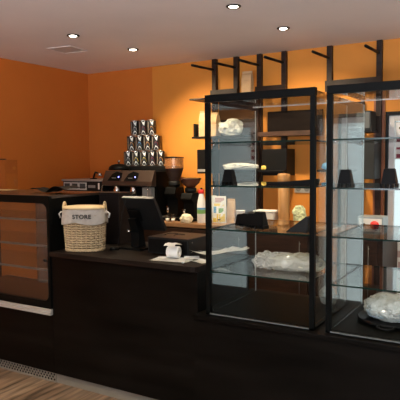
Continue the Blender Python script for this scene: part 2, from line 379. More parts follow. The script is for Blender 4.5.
# display case, drawn from its left end (off the frame) to x = -2.92
CX0, CX1 = -4.25, -2.955
t = thing('display_case', 'glazed cake display case with rounded black window frame and silver trim', 'display case', (CX0, YC, 0))
L_ = CX1-CX0
MB().box(0, L_, 0.012, 0.72, 0.075, 0.50).obj('base', MT['dark_ply'], t)
# perforated kick grille
g = MB(); zz0, zz1 = 0.0, 0.074; yy = 0.02
g.box(0, L_, yy, yy+0.5, zz0, 0.008).box(0, L_, yy, yy+0.012, zz1-0.008, zz1)
g.box(0, L_, yy+0.006, yy+0.012, 0.008, zz1-0.008, m=None)
grille = g.obj('kick_grille', MT['kick'], t)
h = MB(); nrow = 3
for r_ in range(nrow):
    z = 0.018 + r_*0.019; k = 0
    x = 0.02 + (0.015 if r_ % 2 else 0)
    while x < L_-0.01:
        h.lathe([(0, -0.001), (0.0078, -0.001), (0.0078, 0.001), (0, 0.001)], (x, yy+0.0052, z), 8, rot=Matrix.Rotation(PI/2, 3, 'X')); x += 0.030
hh = h.obj('holes', MT['black'], grille)
for v in g.mats: pass
MB().box(0, L_, -0.012, 0.03, 0.502, 0.525, 0.004).box(0, L_, -0.004, 0.02, 0.528, 0.545, 0.003).obj('lower_trim', MT['steel'], t)
MB().box(0.0, L_, 0.03, 0.70, 0.502, 0.545).obj('deck', MT['black_steel'], t)
# front frame with rounded window cut-outs
def rounded(x0, x1, z0, z1, r, n=6):
    pts = []
    for cx, cz, a0 in ((x1-r, z0+r, -90), (x1-r, z1-r, 0), (x0+r, z1-r, 90), (x0+r, z0+r, 180)):
        for k in range(n+1):
            a = math.radians(a0+90*k/n); pts.append((cx+r*math.cos(a), cz+r*math.sin(a)))
    return pts
def frame_ring(mb, outer, inner, y0, y1):
    n = len(inner)
    O = [[mb.bm.verts.new((x, y, z)) for x, z in outer] for y in (y0, y1)]; I = [[mb.bm.verts.new((x, y, z)) for x, z in inner] for y in (y0, y1)]
    for k in range(n):
        j = (k+1) % n
        mb.bm.faces.new((O[0][k], O[0][j], I[0][j], I[0][k])); mb.bm.faces.new((O[1][j], O[1][k], I[1][k], I[1][j]))
        mb.bm.faces.new((I[0][k], I[0][j], I[1][j], I[1][k])); mb.bm.faces.new((O[0][j], O[0][k], O[1][k], O[1][j]))
inner = rounded(0.66, L_-0.024, 0.60, 1.305, 0.05)
outer = rounded(0.62, L_-0.0, 0.547, 1.36, 0.006)
inner2 = rounded(0.05, 0.58, 0.60, 1.305, 0.05); outer2 = rounded(0.0, 0.62, 0.547, 1.36, 0.006)
fr = MB(); frame_ring(fr, outer, inner, 0.0, 0.03); frame_ring(fr, outer2, inner2, 0.0, 0.03)
fr.obj('front_frame', MT['black_steel'], t)
MB().box(0.03, L_-0.03, 0.012, 0.018, 0.57, 1.34).obj('front_pane', MT['case_glass'], t)
MB().box(0, L_, 0.03, 0.62, 1.342, 1.36, 0.003).obj('roof', mat('brown_roof_board', (0.05, 0.03, 0.02), 0.25), t)
MB().box(L_-0.02, L_, 0.031, 0.62, 0.547, 1.341).obj('side_panel', MT['black_steel'], t)
MB().box(0, 0.02, 0.03, 0.62, 0.547, 1.341).obj('side_panel', MT['black_steel'], t)
MB().box(0.02, 0.52, 0.600, 0.604, 0.547, 1.341).obj('sliding_rear_pane', MT['case_glass'], t)
MB().box(0.50, L_-0.02, 0.608, 0.612, 0.547, 1.341).obj('sliding_rear_pane', MT['frost'], t)
for z in (0.81, 0.985, 1.172):
    s_ = MB().box(0.02, L_-0.022, 0.06, 0.56, z, z+0.008).obj('shelf', MT['case_glass'], t)
    MB().box(0.02, L_-0.022, 0.052, 0.06, z-0.005, z+0.011).obj('shelf_rail', MT['shelf_rail'], s_)
MB().box(L_-0.28, L_-0.09, 0.50, 0.59, 0.70, 0.79, 0.006).obj('cooling_unit', MT['black_plastic'], t)
MB().lathe([(0.0, 0), (0.012, 0), (0.012, 0.01), (0, 0.012)], (L_-0.045, -0.001, 0.90), 12, rot=Matrix.Rotation(PI/2, 3, 'X')).obj('lock', MT['black'], t)

# clear acrylic sneeze box on the case
t = thing('acrylic_cover', 'clear acrylic food cover with dark top edge standing on the cake display case', 'food cover', (-4.215, 3.27, 1.361))
a = MB(); a.box(0, 0.30, 0, 0.004, 0, 0.262).box(0.296, 0.30, 0.004, 0.13, 0, 0.262).box(0, 0.30, 0.13, 0.134, 0, 0.262)
a.obj('panes', MT['clear_acrylic'], t)
MB().box(-0.004, 0.304, -0.004, 0.012, 0.262, 0.272, 0.002).obj('top_edge', MT['brown_wood'], t)
MB().box(-0.004, 0.304, 0.0, 0.134, -0.0005, 0.0).obj('base', MT['pale_wood'], t)
o = blob('black_pouch', MT['char'], 0.06, 0.05, 0.035, amp=0.008, seed=3)
tag(o, 'small black pouch on the display case at the left picture edge', 'pouch', loc=(-3.93, 3.0, 1.361))

# black cloth on the case
def cloth_sheet(name, m, w, d_, fn, nx=40, ny=20, thick=0.004):
    bm = bmesh.new(); rows = []
    for j in range(ny+1):
        rows.append([bm.verts.new((w*(i/nx-0.5), d_*(j/ny-0.5), 0)) for i in range(nx+1)])
    for j in range(ny):
        for i in range(nx):
            f = bm.faces.new((rows[j][i], rows[j][i+1], rows[j+1][i+1], rows[j+1][i])); f.smooth = True
    for v in bm.verts: v.co = Vector(fn(v.co.x, v.co.y))
    r = bmesh.ops.solidify(bm, geom=bm.faces[:], thickness=-thick)
    bmesh.ops.recalc_face_normals(bm, faces=bm.faces)
    me = bpy.data.meshes.new(name); bm.to_mesh(me); bm.free(); me.materials.append(m)
    o = bpy.data.objects.new(name, me); COL.objects.link(o); return o
def fcl(x, y):
    z = 0.010 + 0.030*max(0, x/0.22+0.1) + 0.030*abs(math.sin(x*13+0.6))**2 + 0.008*noise.noise(Vector((x*12, y*12, 3)))
    return (x, y*(0.35+0.65*min(1, abs(x+0.25)/0.3)), max(0.006, z))
o = cloth_sheet('black_cloth', MT['black'], 0.44, 0.22, fcl)
tag(o, 'black wavy cloth lying flat on top of the cake display case', 'cloth', loc=(-3.19, 3.14, 1.361), rz=math.radians(8))

# ------------------------------------------------------------------ wicker basket
t = thing('wicker_basket', 'oval pale wicker basket with grey cloth liner marked STORE on the counter', 'basket', (-2.780, 3.015, ZT+0.003), math.radians(27))
SX, SY, EX = 0.158, 0.118, 2.6
HB = 0.262
def sup(a, k):
    ca, sa = math.cos(a), math.sin(a); q = (abs(ca)**EX+abs(sa)**EX)**(-1/EX); return ca*q*SX*k, sa*q*SY*k
def bk(z): return 0.84+0.10*(z/HB)
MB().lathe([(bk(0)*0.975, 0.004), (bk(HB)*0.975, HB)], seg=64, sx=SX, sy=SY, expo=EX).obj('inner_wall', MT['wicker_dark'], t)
wv = MB(); NR, NS = 15, 26
for r_ in range(NR):
    z = 0.014 + (HB-0.022)*r_/(NR-1); pts = []
    for i in range(NS*6):
        a = 2*PI*i/(NS*6); x, y = sup(a, bk(z)); n = Vector((x/SX**2, y/SY**2, 0)).normalized()
        off = 0.0045*math.sin(a*NS/1.0+(r_ % 2)*PI)
        pts.append((x+n.x*off, y+n.y*off, z+0.0015*math.sin(a*NS*0.5)))
    wv.tube(pts, 0.0066, 6, closed=True)
wv.obj('woven_strands', MT['wicker'], t)
st = MB()
for k in range(NS):
    a = 2*PI*(k+0.5)/NS
    st.tube([(*sup(a, bk(z)*1.005), z) for z in (0.006, HB*0.33, HB*0.66, HB-0.004)], 0.0038, 5)
st.obj('stakes', MT['wicker'], t)
rim = MB()
for q, zz in ((0.0, 0.012), (PI, 0.012)):
    rim.tube([(sup(2*PI*i/96, 0.87)[0], sup(2*PI*i/96, 0.87)[1], 0.008+0.006*math.sin(i*PI/2+q)) for i in range(96)], 0.0055, 6, closed=True)
rim.obj('base_rim', MT['wicker'], t)
# liner
bm = bmesh.new(); rings = []; NL = 14
for j in range(NL+1):
    u = j/NL; ring = []
    for i in range(128):
        a = 2*PI*i/128
        drop = 0.088+0.020*abs(math.sin(a*2.0+0.5))
        z = HB+0.035-drop*u
        k = 0.97+0.06*math.sin(u*PI*0.6)+0.014*u*math.sin(a*9)
        x, y = sup(a, k); ring.append(bm.verts.new((x, y, z)))
    rings.append(ring)
for a, b in zip(rings, rings[1:]):
    for i in range(128):
        f = bm.faces.new((a[i], b[i], b[(i+1)%128], a[(i+1)%128])); f.smooth = True
bmesh.ops.solidify(bm, geom=bm.faces[:], thickness=0.003)
me = bpy.data.meshes.new('cloth_liner'); bm.to_mesh(me); bm.free(); me.materials.append(MT['linen'])
ln = bpy.data.objects.new('cloth_liner', me); COL.objects.link(ln); ln.parent = t
def on_basket(v):
    ax = v.x/SX/1.03; y = -((max(0, 1-abs(ax)**EX))**(1/EX))*SY*1.045-0.0065
    return Vector((v.x, y-v.z, v.y+HB-0.026))
text_mesh('STORE', 0.041, MT['ink'], ln, lambda v: on_basket(Vector((v.x+0.012, v.y, v.z))), 'lettering', 0.001)
for s_ in (-1, 1):
    MB().tube([(s_*0.155, 0.0, HB+0.01), (s_*0.168, -0.02, HB+0.015), (s_*0.184, -0.015, HB+0.0), (s_*0.176, -0.01, HB-0.03)], 0.006, 6).obj('bow', MT['linen'], ln)
# lid
MB().lathe([(0.0, 0.0), (0.99, 0.0), (1.02, 0.004), (1.02, 0.011), (0.98, 0.017), (0.6, 0.022), (0, 0.024)], (0, 0, HB+0.037), 64, sx=SX*0.95, sy=SY*0.95, expo=EX).obj('lid', MT['pale_wood'], t)
hd = MB()
for s_ in (-1, 1):
    pts = [(s_*SX*0.93, 0.035*math.cos(a), HB-0.01+0.092*math.sin(a)**0.7) for a in [PI*k/12 for k in range(13)]]
    hd = MB().tube(pts, 0.0075, 8); hd.obj('handle', MT['pale_wood'], t)

# ------------------------------------------------------------------ dark box behind the till, puck
t = thing('menu_box', 'tall dark brown box standing on the counter behind the basket and till', 'box', (-2.82, 3.33, ZT))
MB().box(-0.10, 0.10, 0, 0.16, 0, 0.385, 0.006).obj('body', MT['brown_wood'] if False else mat('dark_brown_board', (0.010, 0.006, 0.005), 0.6, spec=0.2), t)
MB().box(-0.102, 0.102, -0.002, 0.162, 0.386, 0.398, 0.003).obj('lid', MT['black'], t)
o = MB().lathe([(0, 0), (0.032, 0), (0.034, 0.004), (0.034, 0.012), (0.03, 0.017), (0, 0.018)], seg=24).obj('black_puck', MT['black_plastic'], None)
tag(o, 'small round black puck on the counter beside the wicker basket', 'puck', loc=(-2.765, 3.205, ZT+0.001)); o.location = (-2.60, 3.12, ZT+0.001)

# ------------------------------------------------------------------ till monitor seen from behind
t = thing('till_monitor', 'black touchscreen till monitor tilted back on its stand, seen from behind', 'monitor', (-2.52, 3.28, ZT), 0)
Rm = Matrix.Rotation(math.radians(-20), 3, 'X')
# the back faces the customers
tl = Matrix.Rotation(math.radians(24), 3, 'X')
def boxr(mb, x0, x1, y0, y1, z0, z1, R3, P, bev=0.004):
    nb = len(mb.bm.verts); mb.box(x0, x1, y0, y1, z0, z1, bev)
    mb.bm.verts.ensure_lookup_table()
    for v in mb.bm.verts[nb:]: v.co = R3 @ v.co + Vector(P)
sk = Matrix.Rotation(math.radians(-11), 3, 'Y')
P0 = (0.12, -0.06, 0.262)
RR = Matrix.Rotation(math.radians(32), 3, 'X')
mb = MB(); boxr(mb, -0.137, 0.137, -0.012, 0.016, -0.142, 0.142, RR, P0, 0.006); mb.obj('screen_housing', MT['char'], t)
mb = MB(); boxr(mb, -0.127, 0.127, 0.0165, 0.018, -0.132, 0.132, RR, P0, 0); mb.obj('screen_glass', MT['black_plastic'], t)
mb = MB(); boxr(mb, -0.12, -0.02, -0.032, -0.013, -0.05, 0.05, RR, P0, 0.006); mb.obj('hinge_block', MT['black_plastic'], t)
mb = MB(); boxr(mb, -0.136, 0.136, -0.0128, 0.012, 0.142, 0.1445, RR, P0, 0); mb.obj('top_edge', MT['shelf_rail'], t)
MB().prism([(-0.07, 0.0145), (0.02, 0.0145), (0.0, 0.12), (-0.06, 0.235), (-0.105, 0.225), (-0.06, 0.12)], 'x', 0.0, 0.07, bev=0.006).obj('stand_arm', MT['black_plastic'], t)
MB().prism([(-0.08, -0.12), (0.12, -0.12), (0.13, -0.10), (0.13, 0.10), (0.12, 0.12), (-0.08, 0.12)], 'z', 0.0, 0.014, bev=0.003).obj('base_plate', MT['black_plastic'], t)
MB().tube([(0.02, -0.15, 0.36), (-0.02, -0.13, 0.28), (-0.07, -0.10, 0.16), (-0.11, -0.08, 0.02)], 0.0035, 6).obj('cable', MT['char'], t)
MB().lathe([(0, 0), (0.012, 0), (0.012, 0.02), (0, 0.02)], (-0.005, -0.075, 0.13), 12, rot=Matrix.Rotation(PI/2, 3, 'X')).obj('connector', MT['chrome'], t)

# cash drawer
t = thing('cash_drawer', 'black metal cash drawer box behind the white paper roll', 'cash drawer', (-2.275, 3.085, ZT+0.002), math.radians(-1))
MB().box(0, 0.335, 0, 0.30, 0.008, 0.118, 0.004).obj('body', MT['char'], t)
MB().box(0.004, 0.331, 0.0, 0.296, 0.1185, 0.121, 0.001).obj('top_plate', mat('brown_dusty_top', (0.045, 0.028, 0.019), 0.45), t)  # top plate browner and lighter than the body
MB().box(0.012, 0.323, -0.004, 0.0, 0.018, 0.108, 0.002).obj('drawer_front', MT['black_plastic'], t)
for x, y in ((0.03, 0.03), (0.305, 0.03), (0.03, 0.27), (0.305, 0.27)): MB().lathe([(0.012, 0), (0.010, 0.008)], (x, y, 0), 10).obj('foot', MT['black'], t)
sc_m = MB()
for yy_, zz_ in ((0.04, 0.095), (0.25, 0.09), (0.04, 0.03)): sc_m.lathe([(0, 0), (0.005, 0), (0.004, 0.003), (0, 0.003)], (0.335, yy_, zz_), 8, rot=Matrix.Rotation(PI/2, 3, 'Y'))
sc_m.obj('screw', MT['chrome'], t)
o = MB().tube([(0, 0, 0.003), (0.02, 0.03, 0.012), (0.035, 0.07, 0.008), (0.05, 0.09, 0.003)], 0.003, 6).tube([(0.07, 0.01, 0.003), (0.09, 0.04, 0.008), (0.13, 0.06, 0.003)], 0.003, 6).obj('black_cable', MT['black'], None)
tag(o, 'loose black cable ends on top of the cash drawer', 'cable', loc=(-2.20, 3.18, ZT+0.124))

# ------------------------------------------------------------------ receipt roll and papers
def sheet(label, x, y, w_, d_, rz, curl=0.006, z=ZT+0.001, seed=0, grp='loose papers by the roll', nm='paper_sheet', m=None, cat='paper'):
    def fn(a, b): return (a, b, 0.002+curl*(0.5+0.5*noise.noise(Vector((a*9+seed, b*9, seed)))) + curl*1.5*(2*abs(b)/d_)**3)
    o = cloth_sheet(nm, m or MT['paper'], w_, d_, fn, 12, 12, 0.0008)
    return tag(o, label, cat, grp, loc=(x, y, z), rz=math.radians(rz))
sheet('flat white sheet of paper under the paper roll', -1.985, 2.94, 0.26, 0.16, 8, 0.004, seed=1)
sheet('narrow white receipt strip just right of the paper roll', -1.885, 3.03, 0.10, 0.07, 35, 0.008, seed=2)
sheet('long white paper sheet lying against the cabinet corner, uppermost', -1.83, 3.30, 0.10, 0.30, -24, 0.012, z=ZT+0.012, seed=3)
sheet('white paper seen through the cabinet side glass, second from the top', -1.80, 3.13, 0.11, 0.26, -38, 0.012, z=ZT+0.031, seed=5)
sheet('curled white slip at the counter end beside the glass cabinet', -1.79, 2.96, 0.10, 0.09, -20, 0.008, seed=7)
sheet('white paper behind the cabinet side glass, furthest back of the paper pile', -1.80, 3.50, 0.10, 0.16, -50, 0.010, seed=11)
t = thing('receipt_roll', 'thick white paper roll with its loose end flipped over on the counter', 'paper roll', (-2.005, 3.0, ZT+0.0085), math.radians(10))
Rx = Matrix.Rotation(PI/2, 3, 'Y')
MB().lathe([(0.012, -0.04), (0.036, -0.04), (0.038, -0.037), (0.038, 0.037), (0.036, 0.04), (0.012, 0.04), (0.012, -0.04)], (0, 0, 0.0385), 36, rot=Rx, cap=False).obj('roll', MT['paper'], t)
o = cloth_sheet('loose_end', MT['paper'], 0.078, 0.13, lambda a, b: (a, b-0.01, 0.079+0.02*math.sin((b+0.065)/0.13*PI)*1.0+ (0.008 if b < -0.03 else 0) + 0.004*noise.noise(Vector((a*30, b*30, 0)))), 8, 16, 0.0008); o.parent = t
o = blob('bottle_cap', MT['milk'], 0.009, 0.009, 0.007, amp=0, sub=2); tag(o, 'tiny white bead near the front corner of the counter', 'bead', loc=(-1.87, 2.90, ZT+0.001))

# ------------------------------------------------------------------ glass cabinets
def cabinet(x0, label):
    Wc, D, z0, z1 = 0.668, 0.655, 0.686, 1.968
    t = thing('glass_cabinet', label, 'display cabinet', (x0, YC, z0), group='tall black framed glass cabinets')
    H = z1-z0; p_ = 0.027
    for xx in (0, Wc-p_):
        MB().box(xx, xx+p_, 0, p_, 0.0, H-0.032, 0.001).obj('post', MT['black_steel'], t)
    MB().box(0, Wc, 0, 0.034, H-0.030, H+0.012, 0.002).obj('top_rail', MT['black_steel'], t)
    MB().box(0, Wc, 0.0, p_, -0.0, 0.010).obj('bottom_rail', MT['black_steel'], t)
    MB().box(p_, Wc-p_, -0.004, 0.001, 0.004, 0.011).obj('door_track', MT['track'], t)
    MB().box(0.0, Wc, 0.036, D, 0.0, 0.010).obj('bottom_board', MT['black_steel'], t)
    MB().box(0.0, Wc, 0.036, D, H-0.008, H-0.002).obj('top_pane', MT['glass'], t)
    MB().box(0.0, Wc, D-0.008, D, H-0.013, H-0.009).obj('rear_rail', MT['steel'], t)
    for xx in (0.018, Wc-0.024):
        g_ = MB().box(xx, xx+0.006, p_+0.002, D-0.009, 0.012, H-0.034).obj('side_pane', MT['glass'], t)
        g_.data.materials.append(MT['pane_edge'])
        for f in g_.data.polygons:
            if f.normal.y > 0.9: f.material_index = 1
    for z in (0.945, 1.198, 1.452, 1.703):
        s = MB().box(0.026, Wc-0.026, 0.004, D-0.03, z-z0-0.004, z-z0+0.004, m=MT['glass'])
        for f in s.bm.faces:
            if abs(f.normal.z) < 0.5 : f.normal_update()
            if abs(f.normal.z) < 0.5: f.material_index = s.mi(MT['glass_edge'])
        so = s.obj('shelf', None, t)
        for xx in (0.028, Wc-0.034):
            for yy_ in (0.05, D-0.09):
                MB().lathe([(0, -0.006), (0.006, -0.006), (0.006, 0.006), (0, 0.006)], (xx+0.003, yy_, z-z0-0.010), 10).obj('shelf_clip', MT['chrome'], so)
    return t
cabinet(-1.668, 'tall glass cabinet on the left, with the long clear wrapped parcel inside')
cabinet(-0.936, 'tall glass cabinet on the right, cut by the picture edge')
# light lines: thin aluminium rail along the rear top edge
SH = [0.949, 1.202, 1.456, 1.707]

# ------------------------------------------------------------------ black tapered stands in the cabinets
def stand():
    t = thing('tapered_stand', 'x', 'display stand', (0,0,0))
    s = MB(); w0, w1, h_, d0, d1 = 0.036, 0.024, 0.092, 0.030, 0.020
    # body tapering upward, with a notched foot
    A = [(-w0, -d0), (w0, -d0), (w0, d0), (-w0, d0)]; B = [(-w1, -d1), (w1, -d1), (w1, d1), (-w1, d1)]
    z0 = 0.018
    va = [s.bm.verts.new((x, y, z0)) for x, y in A]; vb = [s.bm.verts.new((x, y, h_)) for x, y in B]
    s.bm.faces.new(va); s.bm.faces.new(vb)
    for k in range(4): s.bm.faces.new((va[k], va[(k+1)%4], vb[(k+1)%4], vb[k]))
    bmesh.ops.bevel(s.bm, geom=s.bm.edges[:], offset=0.003, segments=2, affect='EDGES')
    s.obj('body', MT['black_plastic'], t)
    for x in (-0.0335, -0.0115, 0.0115, 0.0335):
        MB().box(x-0.0045, x+0.0045, -0.031, 0.031, 0, 0.0185, 0.001).obj('foot', MT['black_plastic'], t)
    return t
s0 = stand(); s0.location = (-1.565, 2.945, SH[2]); s0['label'] = 'black tapered stand on the second glass shelf of the left cabinet'; s0['group'] = 'black tapered stands'
dup(s0, (-0.860, 2.925, SH[2]), 0, 'black tapered stand on the second glass shelf of the right cabinet')
dup(s0, (-0.648, 2.98, SH[2]), 0, 'black tapered stand in the right cabinet at the picture edge', 1.05)
for k, (x, y, s_) in enumerate([(-1.555, 3.075, 0.75), (-1.50, 3.035, 0.85), (-1.437, 3.00, 0.92), (-1.375, 2.965, 1.08)]):
    dup(s0, (x, y, SH[1]), math.radians(-6), ['smallest black tapered stand, leftmost in the row of four on the third shelf', 'black tapered stand, second from left in the row of four',
        'black tapered stand, third from left in the row of four', 'largest black tapered stand, rightmost in the row of four on the third shelf'][k], s_)
# black tray on the second shelf, propped
o = MB().prism([(-0.13, 0.0), (0.12, 0.0), (0.13, 0.03), (0.125, 0.038), (-0.135, 0.012)], 'y', -0.06, 0.10, bev=0.003).obj('black_tray', MT['black_plastic'], None)
tag(o, 'low black wedge tray lying at the right end of the second shelf', 'tray', loc=(-1.185, 2.99, SH[2]))
o = MB().prism([(-0.075, 0.0), (0.05, 0.0), (0.06, 0.085), (0.045, 0.09)], 'y', -0.05, 0.03, bev=0.003).obj('leaning_card', MT['char'], None)
tag(o, 'slanted dark wedge display beside the front post on the third shelf', 'display wedge', loc=(-1.115, 2.95, SH[1]))

# wrapped parcel on the lowest shelf
t = thing('wrapped_parcel', 'long pale parcel in crinkled clear plastic on the lowest glass shelf', 'parcel', (-1.218, 3.12, SH[0]), math.radians(3))
blob('contents', MT['bag_inner'], 0.160, 0.085, 0.045, t, 0.008, 12, 4, expo=3.5).location = (0.005, 0, 0)
o = blob('plastic_wrap', MT['bag_clear'], 0.158, 0.095, 0.050, t, 0.010, 14, 8, sub=5, expo=3.4, ridg=0.003)
o = blob('gathered_end', MT['bag_clear'], 0.085, 0.07, 0.050, t, 0.024, 26, 9, sub=4, ridg=0.010); o.location = (-0.165, -0.01, 0)
o2 = blob('small_clear_bag', MT['bag_clear'], 0.05, 0.03, 0.06, None, 0.016, 26, 12, ridg=0.006)
tag(o2, 'crumpled clear bag on the floor of the left cabinet behind the post', 'bag', loc=(-1.10, 3.38, 0.698))

# bag of goods on a round pan in the right cabinet
t = thing('round_pan', 'flat round black pan with loop handle on the floor of the right cabinet', 'pan', (-0.66, 3.20, 0.698))
MB().lathe([(0, 0), (0.175, 0), (0.195, 0.006), (0.20, 0.022), (0.193, 0.022), (0.185, 0.010), (0, 0.008)], seg=56).obj('dish', MT['pan'], t)
MB().tube([(-0.04, -0.182, 0.014), (-0.042, -0.225, 0.014), (-0.02, -0.245, 0.014), (0.02, -0.245, 0.014), (0.042, -0.225, 0.014), (0.04, -0.182, 0.014)], 0.007, 8).obj('handle', MT['pan'], t)
t = thing('bagged_goods', 'bulky white goods in clear plastic lying on the round black pan', 'bag', (-0.655, 3.215, 0.707))
blob('contents', mat('blue_grey_goods', (0.42, 0.50, 0.52), 0.6, noise_amt=0.35, noise_scale=(14,14,14), bump=0.4), 0.155, 0.12, 0.062, t, 0.010, 12, 14)
blob('plastic_wrap', MT['bag_clear'], 0.168, 0.132, 0.070, t, 0.013, 20, 15, sub=5, ridg=0.004)

# ------------------------------------------------------------------ back counter
t = thing('back_counter', 'brown topped dark back counter along the orange wall', 'counter', (-4.6, 4.55, 0))
LB = 3.56
MB().box(0, LB, 0.02, 0.58, 0.08, 0.955).obj('body', MT['dark_wood'], t)
MB().box(0, LB, 0.06, 0.56, 0, 0.079).obj('kick_plate', MT['black'], t)
MB().box(-0.0, LB+0.01, 0.0, 0.595, 0.956, 0.995, 0.003).obj('worktop', MT['counter_oak'], t)
for k in range(6):
    xx = 0.03+k*0.585
    dd = MB().box(xx, xx+0.565, 0.002, 0.02, 0.10, 0.94, 0.003).obj('door', MT['dark_wood'], t)
    MB().tube([(xx+0.50, -0.02, 0.20), (xx+0.50, -0.02, 0.90)], 0.003, 6).box(xx+0.497, xx+0.503, -0.02, 0.004, 0.42, 0.426).box(xx+0.497, xx+0.503, -0.02, 0.004, 0.875, 0.881).obj('handle', MT['shelf_rail'], dd)
ZB = 0.996

# ------------------------------------------------------------------ espresso machine with cans
t = thing('espresso_machine', 'black two-group espresso machine with blue-lit displays under the can tower', 'coffee machine', (-3.93, 4.52, ZB))
MB().box(0.02, 0.64, 0.10, 0.52, 0.04, 0.50, 0.012).obj('body', MT['black_plastic'], t)
MB().prism([(0.02, 0.355), (0.10, 0.345), (0.10, 0.51), (0.075, 0.51), (0.02, 0.40)], 'x', 0.0, 0.64, bev=0.006).obj('control_panel', mat('bronze_metal_panel', (0.10, 0.07, 0.055), 0.35, metal=0.6), t)
MB().box(0.0, 0.64, 0.335, 0.54, 0.501, 0.555, 0.010).obj('cup_tray', MT['char'], t)
sl = Matrix.Rotation(math.radians(-26.6), 3, 'X')
for k, xx in enumerate((0.17, 0.385)):
    m_ = MB()
    m_.prism([(xx-0.095, 0.005), (xx+0.055, 0.005), (xx+0.075, 0.04), (xx+0.07, 0.085), (xx+0.0, 0.10), (xx-0.055, 0.075)], 'y', -0.006, 0.0)
    for v in m_.bm.verts: v.co = Vector((v.co.x, 0.02+ (v.co.z)*0.5 + v.co.y-0.004, 0.40+v.co.z))
    dp = m_.obj('display', MT['black_plastic'], t)
    m2 = MB().lathe([(0, 0), (0.0075, 0.001), (0.0075, 0.003), (0, 0.004)], (xx+0.045, 0.02+0.0225-0.014, 0.445), 12, rot=Matrix.Rotation(PI/2, 3, 'X')); m2.obj('indicator', MT['blue_light'], dp)
    m3 = MB().box(xx-0.045, xx+0.01, 0.024, 0.027, 0.431, 0.437); m3.obj('readout', MT['grey_panel'], dp)
    g_ = MB().lathe([(0.034, 0), (0.038, 0.01), (0.038, 0.04), (0.03, 0.055), (0.03, 0.075)], (xx, 0.055, 0.275), 20).obj('group_head', MT['chrome'], t)
    MB().tube([(xx, 0.03, 0.27), (xx+0.01, -0.06, 0.262), (xx+0.012, -0.12, 0.255)], [0.009, 0.011, 0.013], 10).lathe([(0.030, -0.02), (0.033, 0), (0.033, 0.008)], (xx, 0.055, 0.264), 20).obj('portafilter', MT['black'], g_)
MB().box(0.0, 0.64, -0.03, 0.52, 0.0, 0.039, 0.008).obj('drip_tray', MT['steel'], t)
for xx in (0.025, 0.62):
    MB().tube([(xx, 0.05, 0.36), (xx-0.01, 0.0, 0.35), (xx-0.005, -0.02, 0.25), (xx, -0.01, 0.13)], 0.005, 8).obj('steam_wand', MT['chrome'], t)
MB().box(0.50, 0.62, 0.05, 0.099, 0.12, 0.34, 0.004).obj('side_grille', MT['grey_panel'], t)

# can tower
def can():
    t = thing('coffee_can', 'x', 'can', (0,0,0)); r, h_ = 0.050, 0.164
    MB().lathe([(0, 0.0), (r-0.002, 0.0), (r, 0.004), (r, 0.008)], seg=28).obj('bottom_rim', MT['tin'], t)
    MB().lathe([(r-0.001, 0.008), (r-0.001, h_-0.012)], seg=28, cap=False).obj('label', MT['can'], t)
    MB().lathe([(r, h_-0.012), (r+0.001, h_-0.006), (r-0.001, h_-0.001), (r-0.006, h_-0.001), (r-0.006, h_-0.004), (0, h_-0.004)], seg=28, cap=False).obj('lid', MT['tin'], t)
    return t
def patch(parent, name, m, poly, r=0.050):
    # printed shape on the can's curved front; poly in (angle deg from the front, z)
    bm = bmesh.new(); vs = [bm.verts.new((0, 0, 0)) for _ in poly]
    for v, (a, z) in zip(vs, poly):
        A = math.radians(a-90); v.co = (r*math.cos(A)*1.012, r*math.sin(A)*1.012, z)
    f = bm.faces.new(vs); bmesh.ops.triangulate(bm, faces=[f]); bmesh.ops.solidify(bm, geom=bm.faces[:], thickness=0.0006)
    me = bpy.data.meshes.new(name); bm.to_mesh(me); bm.free(); me.materials.append(m)
    o = bpy.data.objects.new(name, me); COL.objects.link(o); o.parent = parent
lab_z = {'white': MT['milk']}
cols = [('yellow', MT['yellow']), ('blue', MT['blue']), ('orange', mat('orange_print', (0.6, 0.25, 0.05), 0.5)), ('maroon', MT['maroon']), ('grey', MT['socket'])]
order = [['white and yellow', 'grey', 'yellow', 'orange', 'ochre'], [], []]
rows = [(5, -3.93, 0.109, 1.552, ['grey', 'yellow', 'yellow', 'maroon', 'orange']), (4, -3.88, 0.109, 1.552+0.165, ['orange', 'blue', 'orange', 'maroon']), (3, -3.83, 0.112, 1.552+0.330, ['grey', 'maroon', 'orange'])]
cd = dict(cols)
rn = ['bottom', 'middle', 'top']; pn = [['first', 'second', 'third', 'fourth', 'fifth'], ['first', 'second', 'third', 'fourth'], ['first', 'second', 'third']]
for ri, (n, xs, dx, z, cl) in enumerate(rows):
    for k in range(n):
        c_ = can(); c_.location = (xs+0.052+k*dx, 4.92, z+0.0); c_.rotation_euler = (0, 0, math.radians(34))
        c_['label'] = 'coffee can, %s mark, %s from left in the %s row of the tower' % (cl[k], pn[ri][k], rn[ri]); c_['group'] = 'tower of coffee cans'
        patch(c_, 'pale_flash', MT['milk'], [(-20, 0.150), (26, 0.150), (16, 0.10), (-2, 0.116)])
        patch(c_, 'lower_flash', MT['milk'], [(-24, 0.010), (32, 0.010), (18, 0.040), (-4, 0.050)])
        patch(c_, 'brand_mark', cd[cl[k]], [(-30, 0.052), (34, 0.044), (20, 0.082), (-6, 0.094)])
        patch(c_, 'side_stripe', MT['socket'], [(-46, 0.02), (-38, 0.02), (-38, 0.14), (-46, 0.14)])
        if cl[k] == 'orange': patch(c_, 'band', MT['yellow'], [(-50, 0.086), (50, 0.086), (50, 0.098), (-50, 0.098)])

# dome lid and small jar beside the machine
t = thing('dome_lid', 'black low dome with chrome knob on the left end of the espresso machine', 'lid', (-4.0, 4.62, 1.552)); t.location = (-3.86, 4.735, ZB+0.512)
MB().lathe([(0.0, 0.0), (0.112, 0.0), (0.115, 0.008), (0.105, 0.035), (0.08, 0.055), (0.04, 0.066), (0, 0.069)], seg=36).obj('dome', MT['black_plastic'], t)
MB().lathe([(0.008, 0), (0.006, 0.012), (0.016, 0.022), (0.016, 0.034), (0, 0.04)], (0.0, 0.0, 0.067), 16).obj('knob', MT['chrome'], t)

